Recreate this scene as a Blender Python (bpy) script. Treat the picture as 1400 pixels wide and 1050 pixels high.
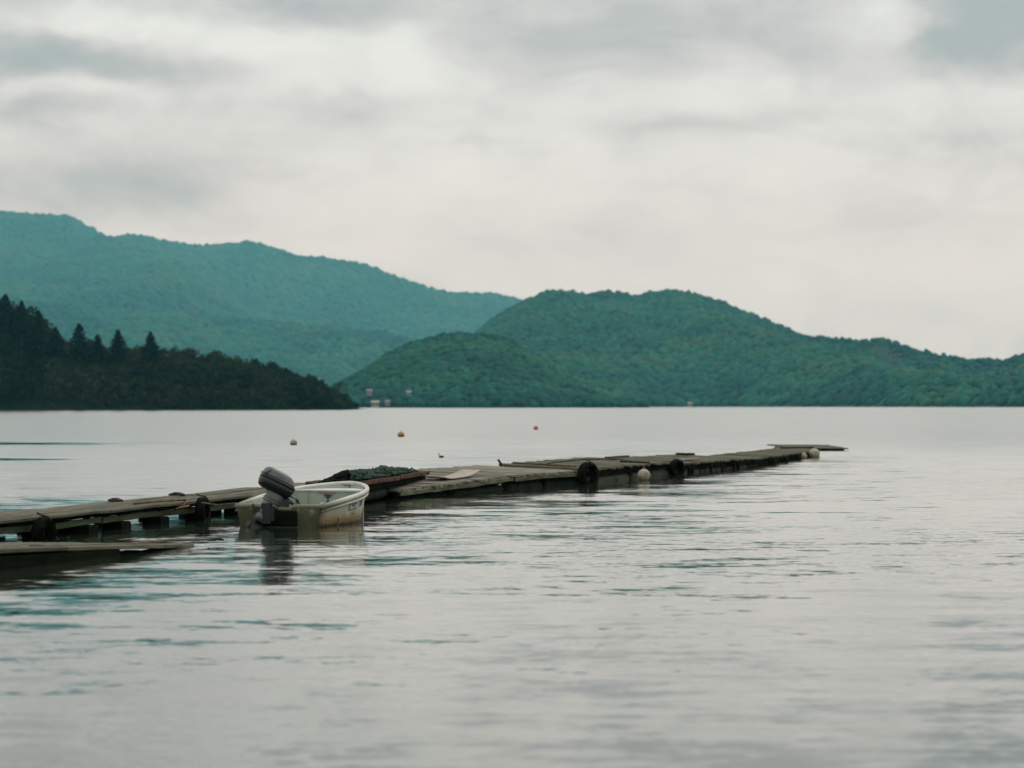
import bpy, math, random
import numpy as np
from mathutils import Vector, Matrix
R = math.radians
random.seed(7); rng = np.random.default_rng(7)
scene = bpy.context.scene
for o in list(bpy.data.objects): bpy.data.objects.remove(o)

# ------------------------------------------------------------------ camera
cam_d = bpy.data.cameras.new('camera'); cam = bpy.data.objects.new('camera', cam_d)
scene.collection.objects.link(cam); scene.camera = cam
cam_d.sensor_width = 36; cam_d.lens = 85; cam_d.clip_start = 0.1; cam_d.clip_end = 40000
cam.location = (0, 0, 1.8); cam.rotation_euler = (R(90.51), 0, 0)
cam_d.dof.use_dof = True; cam_d.dof.focus_distance = 41; cam_d.dof.aperture_fstop = 1.9

# ------------------------------------------------------------------ world sky
SUN_EL, SUN_AZ = 48, 38          # azimuth to the right of the view direction (+Y)
world = bpy.data.worlds.new('World'); scene.world = world; world.use_nodes = True
class NT:
    """small helper to write node graphs"""
    def __init__(s, tree): s.t = tree; s.n = tree.nodes; s.l = tree.links
    def new(s, typ, **kw):
        n = s.n.new(typ)
        for k, v in kw.items(): setattr(n, k, v)
        return n
    def put(s, sock, v):
        if isinstance(v, bpy.types.NodeSocket): s.l.new(v, sock)
        elif v is not None: sock.default_value = v
    def m(s, op, a, b=None, c=None, clamp=False):
        n = s.new('ShaderNodeMath', operation=op); n.use_clamp = clamp
        s.put(n.inputs[0], a)
        if b is not None: s.put(n.inputs[1], b)
        if c is not None: s.put(n.inputs[2], c)
        return n.outputs[0]
    def v(s, op, a, b=None):
        n = s.new('ShaderNodeVectorMath', operation=op); s.put(n.inputs[0], a)
        if b is not None: s.put(n.inputs[1], b)
        return n.outputs['Value'] if op in ('DOT_PRODUCT', 'LENGTH') else n.outputs[0]
    def xyz(s, a, b, c):
        n = s.new('ShaderNodeCombineXYZ'); s.put(n.inputs[0], a); s.put(n.inputs[1], b); s.put(n.inputs[2], c); return n.outputs[0]
    def sep(s, a):
        n = s.new('ShaderNodeSeparateXYZ'); s.put(n.inputs[0], a); return n.outputs
    def noise(s, vec, scale, detail=4, rough=.5, dist=0):
        n = s.new('ShaderNodeTexNoise'); s.put(n.inputs['Vector'], vec); n.inputs['Scale'].default_value = scale
        n.inputs['Detail'].default_value = detail; n.inputs['Roughness'].default_value = rough
        n.inputs['Distortion'].default_value = dist; return n.outputs['Fac'], n.outputs['Color']
    def ramp(s, fac, stops):
        n = s.new('ShaderNodeValToRGB'); s.put(n.inputs[0], fac); e = n.color_ramp.elements
        while len(e) < len(stops): e.new(.5)
        for k, (p, c) in zip(e, stops):
            k.position = p; k.color = (c, c, c, 1) if isinstance(c, (int, float)) else (*c, 1)
        return n.outputs[0]
    def mix(s, f, a, b, mode='MIX'):
        n = s.new('ShaderNodeMix', data_type='RGBA', blend_type=mode)
        s.put(n.inputs[0], f)
        for i, x in ((6, a), (7, b)):
            s.put(n.inputs[i], (*x, 1) if isinstance(x, tuple) and len(x) == 3 else x)
        return n.outputs[2]
    def maprange(s, x, a, b, c, d, smooth=True):
        n = s.new('ShaderNodeMapRange'); n.interpolation_type = 'SMOOTHSTEP' if smooth else 'LINEAR'
        for i, k in enumerate((x, a, b, c, d)): s.put(n.inputs[i], k)
        return n.outputs[0]

w = NT(world.node_tree); w.n.clear()
dirv = w.v('NORMALIZE', w.new('ShaderNodeTexCoord').outputs['Generated'])
dx, dy, dz = w.sep(dirv)
az = w.m('MULTIPLY', w.m('ARCTAN2', dx, dy), 57.2958)
el = w.m('MULTIPLY', w.m('ARCSINE', dz), 57.2958)
uv0 = w.xyz(az, el, 0.0)
# seamless cloud noise: sampled on the sphere, squashed so that banks lie flat
flat = w.v('MULTIPLY', dirv, (1, 1, 3.2))
warp = w.v('SUBTRACT', w.noise(w.v('MULTIPLY', dirv, (1, 1, 2.2)), 9, 3, .5)[1], (.5, .5, .5))
fine = w.v('SUBTRACT', w.noise(w.v('MULTIPLY', dirv, (1, 1, 1.6)), 34, 4, .55)[1], (.5, .5, .5))
uv = w.v('ADD', uv0, w.v('MULTIPLY', warp, (3.0, .9, 0)))
uv = w.v('ADD', uv, w.v('MULTIPLY', fine, (2.2, 1.05, 0)))
c = w.m('MULTIPLY_ADD', w.noise(w.v('ADD', flat, w.v('MULTIPLY', warp, (.1, .1, .1))), 6, 6, .58)[0], .55, .36)
# long cloud banks: (azimuth, elevation, half width, half height, amount), degrees
wis = w.noise(w.v('ADD', w.v('MULTIPLY', dirv, (1, 1, 2.4)), w.v('MULTIPLY', warp, (.06, .06, .06))), 22, 7, .62, .4)[0]
c = w.m('ADD', c, w.m('MULTIPLY', w.m('SUBTRACT', wis, .5), .8))
BANKS = [(-6.6, 8.45, 3.4, .42, .52), (-10.0, 8.85, 2.2, .30, .42), (-2.3, 8.1, .9, .8, .36), (9.0, 8.95, .7, .5, .30),
         (-5.2, 7.6, 2.4, .5, .28), (-10.6, 7.25, 2.4, .25, .32), (11.2, 7.0, 2.2, .7, .28), (4.4, 7.3, 2.8, .4, .15),
         (-10.2, 7.95, 3.4, .65, -.74), (-4.4, 9.25, 2.8, .6, -.34), (3.4, 8.7, 5.2, 1.0, -.29), (11.2, 8.6, 1.5, 1.2, -.85),
         (-9.2, 5.1, 3.6, .85, -.52), (-11.0, 6.75, 1.5, .40, -.38), (-4.2, 7.0, 2.2, .38, -.26), (-.4, 6.1, 1.6, .24, -.14),
         (4.8, 6.75, 3.2, .24, -.17), (10.4, 6.1, 2.8, .26, -.17), (10.4, 4.4, 3.0, .5, -.13), (-3.0, 5.2, 3.4, .9, .16),
         (2.0, 5.5, 6.0, .9, .14), (8.0, 2.7, 6.0, .8, .05)]
for (a, b, ra, rb, amp) in BANKS:
    q = w.v('MULTIPLY', w.v('SUBTRACT', uv, (a, b, 0)), (1 / ra, 1 / rb, 0))
    c = w.m('ADD', c, w.m('MULTIPLY', w.m('EXPONENT', w.m('MULTIPLY', w.v('DOT_PRODUCT', q, q), -1.0)), amp))
c = w.m('ADD', c, w.maprange(el, 6.8, 2.5, 0, .16))
c = w.m('SUBTRACT', c, w.maprange(el, 7.6, 10.0, 0, .14), clamp=True)
cloud = w.ramp(c, [(0.0, (.41, .465, .455)), (.28, (.54, .57, .558)), (.5, (.67, .70, .68)), (.74, (.79, .85, .81)), (1.0, (.865, .935, .89))])
# lower air is brighter and warmer where it is looked at through more of it
glow = w.maprange(el, 6.0, .3, 0, 1)
cloud = w.mix(glow, cloud, w.mix(1.0, cloud, (.88, .94, .96), 'MULTIPLY'))
cloud = w.mix(w.maprange(el, 14, 50, 0, 1), cloud, w.mix(1.0, cloud, (1.4, 1.4, 1.4), 'MULTIPLY'))
sky = w.new('ShaderNodeTexSky', sky_type='NISHITA'); sky.sun_disc = False
sky.sun_elevation = R(SUN_EL); sky.sun_rotation = R(SUN_AZ)
clear = w.v('SCALE', sky.outputs[0]); clear.node.inputs['Scale'].default_value = .9
out = w.mix(.93, clear, w.v('MULTIPLY', cloud, (10, 10, 10)))
bg = w.new('ShaderNodeBackground'); w.put(bg.inputs[0], out); bg.inputs[1].default_value = .1
w.l.new(bg.outputs[0], w.new('ShaderNodeOutputWorld').inputs[0])

sun_d = bpy.data.lights.new('sun', 'SUN'); sun = bpy.data.objects.new('sun', sun_d); scene.collection.objects.link(sun)
sun_d.energy = .9; sun_d.angle = R(25); sun_d.color = (1, .965, .9)
sv = Vector((math.sin(R(SUN_AZ)) * math.cos(R(SUN_EL)), math.cos(R(SUN_AZ)) * math.cos(R(SUN_EL)), math.sin(R(SUN_EL))))
sun.rotation_euler = sv.to_track_quat('Z', 'Y').to_euler(); sun.location = (60, 60, 90)

vs = scene.view_settings; vs.view_transform = 'Standard'; vs.look = 'None'; vs.exposure = 0; vs.gamma = 1
vs.use_curve_mapping = False
cy = scene.cycles; cy.max_bounces = 6; cy.volume_bounces = 1; cy.use_denoising = True
cy.transparent_max_bounces = 6; cy.caustics_reflective = False; cy.caustics_refractive = False

# ------------------------------------------------------------------ materials
def mat(name, base=(.5, .5, .5), rough=.7, spec=.3, metal=0.0):
    m = bpy.data.materials.new(name); m.use_nodes = True; t = NT(m.node_tree)
    b = m.node_tree.nodes['Principled BSDF']
    b.inputs['Base Color'].default_value = (*base, 1); b.inputs['Roughness'].default_value = rough
    b.inputs['Specular IOR Level'].default_value = spec; b.inputs['Metallic'].default_value = metal
    return m, t, b
def bump(t, b, h, strength=.4, dist=.01):
    n = t.new('ShaderNodeBump'); n.inputs['Strength'].default_value = strength; n.inputs['Distance'].default_value = dist
    t.put(n.inputs['Height'], h); t.l.new(n.outputs[0], b.inputs['Normal'])
def wood(name, dark, mid, light, green=0.0, rough=.85):
    m, t, b = mat(name, mid, rough, .2 if mid[0] > .05 else .03)
    tc = t.new('ShaderNodeTexCoord').outputs['Object']; oi = t.new('ShaderNodeObjectInfo')
    v = t.v('ADD', t.v('MULTIPLY', tc, (1.2, 14, 14)), t.v('SCALE', oi.outputs['Location']))
    rnd = t.v('MULTIPLY', t.xyz(oi.outputs['Random'], oi.outputs['Random'], 0.0), (37, 91, 0))
    g, _ = t.noise(t.v('ADD', v, rnd), 1.6, 6, .6, .6)
    col = t.ramp(g, [(.25, dark), (.5, mid), (.75, light)])
    val = t.maprange(oi.outputs['Random'], 0, 1, .62, 1.18, False)
    col = t.mix(1.0, col, t.xyz(val, val, val), 'MULTIPLY')
    blot, _ = t.noise(t.v('ADD', t.v('MULTIPLY', tc, (1, 1, 1)), rnd), 1.7, 5, .6)
    col = t.mix(t.maprange(blot, .52, .72, 0, .75), col, tuple(x * .42 for x in mid))
    if green:
        gr, _ = t.noise(t.v('ADD', tc, rnd), 3.1, 4, .6)
        col = t.mix(t.m('MULTIPLY', t.maprange(gr, .45, .7, 0, 1), green), col, (.06, .085, .03))
    t.l.new(col, b.inputs['Base Color']); bump(t, b, g, .5, .006)
    return m
def speckle(name, a, bcol, scale=6, rough=.8, spec=.25, lo=.4, hi=.65, bmp=.3):
    m, t, b = mat(name, a, rough, spec)
    tc = t.new('ShaderNodeTexCoord').outputs['Object']
    g, _ = t.noise(tc, scale, 5, .6)
    t.l.new(t.mix(t.maprange(g, lo, hi, 0, 1), a, bcol), b.inputs['Base Color']); bump(t, b, g, bmp, .01)
    return m
M = {}
M['deck'] = wood('weathered_deck_wood', (.045, .041, .027), (.13, .118, .083), (.21, .192, .14), .3)
M['deck_pale'] = wood('pale_deck_wood', (.12, .106, .08), (.25, .225, .175), (.37, .335, .265), .1)
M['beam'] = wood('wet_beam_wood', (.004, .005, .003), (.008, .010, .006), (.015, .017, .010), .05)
M['beam_green'] = wood('mossy_beam_wood', (.045, .055, .03), (.10, .115, .07), (.15, .16, .11), .6)
M['fascia'] = wood('mossy_fascia_wood', (.04, .045, .022), (.14, .14, .09), (.27, .265, .19), .75)
M['red_board'] = wood('red_brown_board', (.035, .016, .009), (.085, .038, .022), (.13, .062, .038), .1)
M['dark_wood'] = wood('dark_driftwood', (.02, .018, .012), (.055, .048, .034), (.10, .085, .06), .2)
M['brown_wood'] = wood('brown_pole_wood', (.06, .045, .025), (.15, .12, .075), (.24, .2, .13), .2)
M['ply'] = wood('pale_plywood', (.30, .26, .21), (.44, .385, .32), (.54, .48, .41), 0)
M['float'] = speckle('algae_float', (.022, .030, .018), (.007, .012, .007), 3, .7, .1)
M['float_pale'] = speckle('pale_algae_float', (.07, .078, .048), (.014, .020, .010), 2.5, .7, .15)
M['rubber'] = speckle('old_rubber', (.004, .0045, .004), (.010, .011, .009), 9, .9, .06)
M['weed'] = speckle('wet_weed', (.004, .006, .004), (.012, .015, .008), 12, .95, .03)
M['net'] = speckle('green_net', (.010, .030, .020), (.045, .070, .048), 7, .9, .1)
M['black_net'] = speckle('black_net', (.006, .008, .007), (.016, .02, .017), 11, .85, .15)
M['rope'] = speckle('old_rope', (.17, .15, .1), (.07, .065, .045), 20, .9, .1)
M['rope_orange'] = speckle('faded_orange_rope', (.22, .13, .05), (.10, .07, .04), 14, .9, .1)
M['white_float'] = speckle('weathered_white_float', (.40, .35, .26), (.24, .21, .14), 5, .6, .3, .45, .7)
M['steel'] = speckle('dull_steel', (.2, .2, .19), (.1, .09, .07), 14, .5, .5)

def attr_foliage(name, rough=.8):
    m, t, b = mat(name, (.05, .07, .03), rough, .08)
    a = t.new('ShaderNodeAttribute'); a.attribute_name = 'tint'
    t.l.new(a.outputs['Color'], b.inputs['Base Color'])
    return m
M['foliage'] = attr_foliage('foliage')
M['bark'] = speckle('bark', (.045, .038, .03), (.08, .07, .055), 3, .9, .1)
M['soil'] = speckle('forest_floor', (.03, .05, .035), (.045, .06, .035), .05, .95, .05)

# water: dark body, rippled mirror; calmer by the piers, wind-roughened offshore
m, t, b = mat('lake_water', (.022, .036, .022), .1, .5); M['water'] = m
b.inputs['IOR'].default_value = 1.333; b.inputs['Coat Weight'].default_value = .55; b.inputs['Coat IOR'].default_value = 1.333
P = t.new('ShaderNodeNewGeometry').outputs['Position']
px, py, pz = t.sep(P)
far = t.maprange(py, 22, 150, 0, 1)
patch, _ = t.noise(t.v('MULTIPLY', P, (.02, .05, 0)), 1.0, 4, .55)
slick = None
for (a, c0, ra, rc) in ((-26.0, 114, 8.5, 4.6), (-18.8, 80.5, 6.0, 3.0)):
    q = t.v('MULTIPLY', t.v('SUBTRACT', P, (a, c0, 0)), (1 / ra, 1 / rc, 0))
    wob, _ = t.noise(t.v('MULTIPLY', P, (.15, .6, 0)), 1, 4, .6)
    g = t.m('EXPONENT', t.m('MULTIPLY', t.m('POWER', t.m('ADD', t.v('DOT_PRODUCT', q, q), t.m('MULTIPLY', t.m('SUBTRACT', wob, .5), 1.6)), 1.0), -1.2))
    slick = g if slick is None else t.m('MAXIMUM', slick, g)
slick = t.m('MINIMUM', slick, 1.0)
def slopes(sx, sy, amp, detail, off, rough=.55):
    v_ = t.v('ADD', t.v('MULTIPLY', P, (sx, sy, 0)), (off, off * 1.7, 0))
    f_, col = t.noise(v_, 1.0, detail, rough, .35)
    return t.v('MULTIPLY', t.v('SUBTRACT', col, (.5, .5, .5)), (amp * .6, amp, 0))
s1 = slopes(.55, 1.1, .085, 3, 3.1)          # low swell
s2 = slopes(1.6, 4.2, .085, 4, 17.7)         # ripples
s3 = slopes(7, 15, .085, 3, 41.3)            # cat's paws
gust = t.maprange(patch, .38, .66, .35, 1.25)
calm = t.m('SUBTRACT', 1.0, t.m('MULTIPLY', slick, .93))
mid = t.maprange(py, 18, 42, 1.35, 1.0)
s23 = t.v('SCALE', t.v('ADD', s2, s3)); t.put(s23.node.inputs['Scale'], t.m('MULTIPLY', t.m('MULTIPLY', gust, mid), t.maprange(py, 45, 150, 1, .4)))
sl = t.v('ADD', t.v('MULTIPLY', s1, t.xyz(1.0, t.maprange(py, 18, 42, 1.35, 1.0), 0.0)), s23)
side = t.m('SUBTRACT', px, t.m('MULTIPLY_ADD', t.m('SUBTRACT', py, 31.2), .29, -6.6))   # metres from the pier's front edge
sh = t.m('MULTIPLY', t.maprange(side, -1.4, -.6, 0, 1), t.m('MULTIPLY', t.maprange(side, 1.5, 9, 1, 0), t.maprange(py, 75, 105, 1, 0)))
lee = t.m('SUBTRACT', 1.0, t.m('MULTIPLY', sh, .85))
open_ = t.m('MULTIPLY', t.maprange(side, -1.0, -5.0, 0, -.028), t.m('MULTIPLY', t.maprange(py, 34, 60, 0, 1), t.maprange(py, 80, 115, 1, 0)))   # open side of the pier: steeper wind ripple
lean = t.xyz(0.0, t.m('MULTIPLY', calm, t.m('ADD', open_, t.m('MULTIPLY', t.maprange(py, 28, 110, -.003, -.044, False), lee))), 0.0)   # wind waves lean towards the near shore
sl = t.v('SCALE', sl); t.put(sl.node.inputs['Scale'], calm)
t.l.new(t.v('NORMALIZE', t.v('ADD', t.v('ADD', sl, lean), (0, 0, 1))), b.inputs['Normal'])
t.l.new(b.inputs['Normal'].links[0].from_socket, b.inputs['Coat Normal'])
rgh = t.m('MULTIPLY', t.m('MULTIPLY_ADD', far, .11, .05), calm)
t.put(b.inputs['Roughness'], rgh); t.put(b.inputs['Coat Roughness'], rgh)

# ------------------------------------------------------------------ helpers
COL = scene.collection
def link(o, parent=None):
    COL.objects.link(o)
    if parent is not None: o.parent = parent
    return o
def tag(o, label=None, cat=None, group=None, kind=None):
    if label: o['label'] = label
    if cat: o['category'] = cat
    if group: o['group'] = group
    if kind: o['kind'] = kind
    return o
def empty(name, loc=(0, 0, 0), rz=0.0):
    o = bpy.data.objects.new(name, None); o.location = loc; o.rotation_euler = (0, 0, rz); o.empty_display_size = .2
    return link(o)
class MB:
    def __init__(s): s.v = []; s.f = []
    def add(s, vs, fs):
        k = len(s.v); s.v += [tuple(v) for v in vs]; s.f += [tuple(i + k for i in f) for f in fs]; return s
    def box(s, x0, x1, y0, y1, z0, z1, ch=0.0, mtx=None):
        if ch:
            vs, fs = [], []
            for z, i in ((z0, ch), (z0 + ch, 0), (z1 - ch, 0), (z1, ch)):
                vs += [(x0 + i, y0 + i, z), (x1 - i, y0 + i, z), (x1 - i, y1 - i, z), (x0 + i, y1 - i, z)]
            for r in range(3):
                for k in range(4): a = r * 4 + k; c_ = r * 4 + (k + 1) % 4; fs.append((a, c_, c_ + 4, a + 4))
            fs += [(3, 2, 1, 0), (12, 13, 14, 15)]
        else:
            vs = [(x0, y0, z0), (x1, y0, z0), (x1, y1, z0), (x0, y1, z0), (x0, y0, z1), (x1, y0, z1), (x1, y1, z1), (x0, y1, z1)]
            fs = [(3, 2, 1, 0), (4, 5, 6, 7), (0, 1, 5, 4), (1, 2, 6, 5), (2, 3, 7, 6), (3, 0, 4, 7)]
        if mtx: vs = [mtx @ Vector(v) for v in vs]
        return s.add(vs, fs)
    def tube(s, pts, r, n=8, closed=False, flat=1.0):
        pts = [Vector(p) for p in pts]; N = len(pts); rad = r if isinstance(r, (list, tuple)) else [r] * N
        vs, fs = [], []
        for i, p in enumerate(pts):
            a = pts[(i - 1) % N] if closed or i else p; b_ = pts[(i + 1) % N] if closed or i < N - 1 else p
            d = (b_ - a).normalized(); up = Vector((0, 0, 1)) if abs(d.z) < .95 else Vector((1, 0, 0))
            u = d.cross(up).normalized(); w_ = u.cross(d)
            for k in range(n):
                an = 2 * math.pi * k / n; vs.append(p + u * math.cos(an) * rad[i] + w_ * math.sin(an) * rad[i] * flat)
        for i in range(N if closed else N - 1):
            for k in range(n):
                a = i * n + k; b_ = i * n + (k + 1) % n; j = ((i + 1) % N) * n
                fs.append((a, b_, j + (k + 1) % n, j + k))
        if not closed: fs += [tuple(range(n - 1, -1, -1)), tuple((N - 1) * n + k for k in range(n))]
        return s.add(vs, fs)
    def lathe(s, prof, n=20, mtx=None):
        vs, fs = [], []
        for (r, z) in prof:
            for k in range(n): an = 2 * math.pi * k / n; vs.append((r * math.cos(an), r * math.sin(an), z))
        for i in range(len(prof) - 1):
            for k in range(n): a = i * n + k; b_ = i * n + (k + 1) % n; fs.append((a, b_, b_ + n, a + n))
        fs += [tuple(range(n - 1, -1, -1)), tuple((len(prof) - 1) * n + k for k in range(n))]
        if mtx: vs = [mtx @ Vector(v) for v in vs]
        return s.add(vs, fs)
    def loft(s, rings, cap=True, closed=True):
        n = len(rings[0]); vs = [p for r_ in rings for p in r_]; fs = []
        for i in range(len(rings) - 1):
            for k in range(n if closed else n - 1):
                a = i * n + k; b_ = i * n + (k + 1) % n; fs.append((a, b_, b_ + n, a + n))
        if cap: fs += [tuple(range(n - 1, -1, -1)), tuple((len(rings) - 1) * n + k for k in range(n))]
        return s.add(vs, fs)
    def mesh(s, name, m, smooth=False):
        me = bpy.data.meshes.new(name); me.from_pydata(s.v, [], s.f); me.materials.append(m)
        import bmesh
        bm = bmesh.new(); bm.from_mesh(me); bmesh.ops.recalc_face_normals(bm, faces=bm.faces); bm.to_mesh(me); bm.free()
        if smooth:
            for p in me.polygons: p.use_smooth = True
        me.update(); return me
    def build(s, name, m, parent=None, smooth=False, loc=None):
        o = bpy.data.objects.new(name, s.mesh(name, m, smooth))
        if loc: o.location = loc
        return link(o, parent)
def np_mesh(name, V, F, m, tint=None, smooth=False):
    """fast mesh from arrays; F is (n,3) or (n,4)"""
    me = bpy.data.meshes.new(name); k = F.shape[1]
    me.vertices.add(len(V)); me.vertices.foreach_set('co', np.ascontiguousarray(V, dtype=np.float32).ravel())
    me.loops.add(F.size); me.loops.foreach_set('vertex_index', np.ascontiguousarray(F, dtype=np.int32).ravel())
    me.polygons.add(len(F)); me.polygons.foreach_set('loop_start', np.arange(0, F.size, k, dtype=np.int32))
    me.polygons.foreach_set('loop_total', np.full(len(F), k, dtype=np.int32))
    me.polygons.foreach_set('use_smooth', np.full(len(F), smooth, dtype=bool))
    me.update(calc_edges=True)
    if tint is not None:
        a = me.attributes.new('tint', 'FLOAT_COLOR', 'POINT')
        a.data.foreach_set('color', np.concatenate([tint, np.ones((len(tint), 1))], 1).astype(np.float32).ravel())
    me.materials.append(m); return me

# ------------------------------------------------------------------ lake
lake = MB().add([(-13000, -240, 0), (13000, -240, 0), (13000, 16200, 0), (-13000, 16200, 0)], [(0, 1, 2, 3)]).build('lake_water', M['water'])
tag(lake, kind='structure')

# ------------------------------------------------------------------ hills
def vnoise(x, y, seed=0):
    def h(i, j):
        n = (i * 374761393 + j * 668265263 + seed * 974711) & 0xffffffff
        n = ((n ^ (n >> 13)) * 1274126177) & 0xffffffff
        return ((n ^ (n >> 16)) & 0xffff) / 65535.0
    i = np.floor(x).astype(np.int64); j = np.floor(y).astype(np.int64); fx = x - i; fy = y - j
    fx = fx * fx * (3 - 2 * fx); fy = fy * fy * (3 - 2 * fy)
    return (h(i, j) * (1 - fx) + h(i + 1, j) * fx) * (1 - fy) + (h(i, j + 1) * (1 - fx) + h(i + 1, j + 1) * fx) * fy
def fbm(x, y, seed=0, oct=4):
    s = 0; a = 1; tot = 0
    for k in range(oct): s = s + a * vnoise(x * 2 ** k, y * 2 ** k, seed + k * 11); tot += a; a *= .5
    return s / tot
class Hill:
    """a ridge: crest heights along x, rising from the shore at ys to the crest at yc, falling behind it"""
    def __init__(s, ys, yc, yb, crest, rough, seed, power=1.0, cell=14, k=2.2, swing=None):
        ys, yc, yb, rough, cell = ys * k, yc * k, yb * k, rough * k, cell * k; crest = [(a * k, b_ * k) for a, b_ in crest]; s.k = k
        s.ys, s.yc, s.yb, s.rough, s.seed, s.power, s.cell = ys, yc, yb, rough, seed, power, cell
        s.cx = np.array([c[0] for c in crest], float); s.cz = np.array([c[1] for c in crest], float)
        s.cs = np.array([(swing[i] if swing else 0) * k for i in range(len(crest))], float)
    def z(s, x, y):
        crest = np.interp(x, s.cx, s.cz)
        y = y + np.interp(x, s.cx, s.cs)      # the crest line may swing nearer
        shore = s.ys + (fbm(x / (160 * s.k), x * 0 + 3.3, s.seed + 5, 3) - .5) * (s.yc - s.ys) * .30
        t = (y - shore) / (s.yc - shore)
        front = np.clip(t, -1, 1); front = np.sign(front) * np.abs(front) ** s.power
        back = 1 - np.clip((y - s.yc) / (s.yb - s.yc), 0, 1) ** 1.5
        z = crest * np.where(t < 1, front, back)
        n_ = fbm(x / (s.rough * 2.6) + y / (s.rough * 9), y / (s.rough * 7), s.seed, 4)
        spur = (1 - np.abs(2 * n_ - 1) * 2.2) * .55 - .35      # spurs and gullies running down the slope
        return z + spur * s.rough * np.clip(t, 0, 1) * np.clip((1.06 - t) * 1.6, .03, 1) * 1.0 - 1.5 * (t < 0)
    def terrain(s, name, m):
        xs = np.arange(s.cx[0], s.cx[-1] + s.cell, s.cell); ys = np.arange(s.ys - (s.yc - s.ys) * .2 - s.cs.max(), s.yb, s.cell)
        X, Y = np.meshgrid(xs, ys); Z = np.maximum(s.z(X, Y), -4.5)
        nx, ny = len(xs), len(ys); idx = np.arange(nx * ny).reshape(ny, nx)
        F = np.stack([idx[:-1, :-1], idx[:-1, 1:], idx[1:, 1:], idx[1:, :-1]], -1).reshape(-1, 4)
        o = link(bpy.data.objects.new(name, np_mesh(name, np.stack([X, Y, Z], -1).reshape(-1, 3), F, m, smooth=True)))
        return tag(o, kind='structure')
def ico(sub):
    import bmesh
    bm = bmesh.new(); bmesh.ops.create_icosphere(bm, subdivisions=sub, radius=1); bm.verts.ensure_lookup_table()
    V = np.array([v.co[:] for v in bm.verts]); F = np.array([[v.index for v in f.verts] for f in bm.faces]); bm.free(); return V, F
GREENS = np.array([(.030, .068, .040), (.040, .085, .045), (.025, .055, .040), (.055, .090, .040), (.085, .090, .038), (.105, .082, .040), (.020, .045, .034)])
GREENS = GREENS * np.array([.34, 1.12, 1.3])
GP = np.array([.26, .22, .2, .14, .08, .04, .06])
def canopy(hill, name, label, spacing, rad, sub, y1=None, squash=.72, tall=.45):
    """all the crowns of a wooded hillside as one mass: every crown an uneven lump"""
    spacing, rad = spacing * hill.k, rad * hill.k
    V0, F0 = ico(sub)
    xs = np.arange(hill.cx[0], hill.cx[-1], spacing); ys = np.arange(hill.ys - (hill.yc - hill.ys) * .18 - hill.cs.max(), (y1 or hill.yc + spacing * 3), spacing * 1.05)
    X, Y = np.meshgrid(xs, ys); X = X.ravel() + rng.uniform(-.45, .45, X.size) * spacing; Y = Y.ravel() + rng.uniform(-.45, .45, Y.size) * spacing
    inview = np.abs(X) < Y * .235 + 40 * hill.k
    X, Y = X[inview], Y[inview]; Z = hill.z(X, Y); ok = Z > .2; X, Y, Z = X[ok], Y[ok], Z[ok]; n = len(X)
    r = rad * rng.uniform(.7, 1.3, n) * np.clip(1 - np.interp(X, hill.cx, hill.cs) / (hill.ys * .9), .62, 1); hgt = r * rng.uniform(.85, 1.5, n) * squash
    kv = 8; lump = 1 + rng.normal(0, .12, (kv, len(V0))); kind = rng.integers(0, kv, n)
    ang = rng.uniform(0, 6.283, n); ca, sa = np.cos(ang)[:, None], np.sin(ang)[:, None]
    L = V0[None] * lump[kind][:, :, None]
    x = (L[:, :, 0] * ca - L[:, :, 1] * sa) * r[:, None] + X[:, None]; y = (L[:, :, 0] * sa + L[:, :, 1] * ca) * r[:, None] + Y[:, None]
    e = spacing; gx = (hill.z(X + e, Y) - hill.z(X - e, Y)) / (2 * e); gy = (hill.z(X, Y + e) - hill.z(X, Y - e)) / (2 * e)
    z = L[:, :, 2] * hgt[:, None] + (Z + hgt * tall)[:, None] + (x - X[:, None]) * gx[:, None] + (y - Y[:, None]) * gy[:, None]     # the crowns close up along the slope
    F = (F0[None] + (np.arange(n) * len(V0))[:, None, None]).reshape(-1, 3)
    # stands of one kind grow together
    st = fbm(X / (rad * 14), Y / (rad * 14), 77, 3); pick = np.clip(((st - .5) * 2.2 + .5 + rng.normal(0, .22, n)), 0, .999)
    cum = np.cumsum(GP[[6, 2, 0, 1, 3, 4, 5]]); col = GREENS[[6, 2, 0, 1, 3, 4, 5]][np.searchsorted(cum, pick * cum[-1] * .999)]
    col = col * rng.uniform(.7, 1.3, n)[:, None]
    tint = np.repeat(col, len(V0), 0) * rng.uniform(.85, 1.15, (n * len(V0), 1))
    o = link(bpy.data.objects.new(name, np_mesh(name, np.stack([x, y, z], -1).reshape(-1, 3), F, M['foliage'], tint, True)))
    return tag(o, label, 'woodland', kind='stuff')

far_ridge = Hill(1900, 4300, 5000, [(-1500, 240), (-1100, 330), (-911, 338), (-833, 327), (-787, 324), (-716, 288), (-664, 298), (-599, 288), (-540, 284), (-462, 292), (-390, 264), (-325, 259), (-260, 248), (-182, 221), (-117, 203), (-26, 202), (26, 186), (130, 140), (260, 62), (420, 4)], 330, 3, 1.1, 24, 3.2); far_ridge.cz += 14
far_ridge.terrain('far_ridge_terrain', M['soil'])
canopy(far_ridge, 'far_ridge_woodland', 'hazy blue-green woodland over the tallest farthest ridge', 10.5, 6.6, 1, None, .6, .3)
mid_slope = Hill(2300, 3000, 3500, [(-1100, 130), (-640, 128), (-545, 116), (-420, 112), (-318, 104), (-227, 98), (-163, 84), (-90, 64), (0, 40), (120, 4)], 110, 21, .9, 18, 2.75)
mid_slope.terrain('mid_slope_terrain', M['soil'])
canopy(mid_slope, 'mid_slope_woodland', 'teal woodland on the low shoulder below the tallest ridge', 8.5, 5.8, 1)
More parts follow.
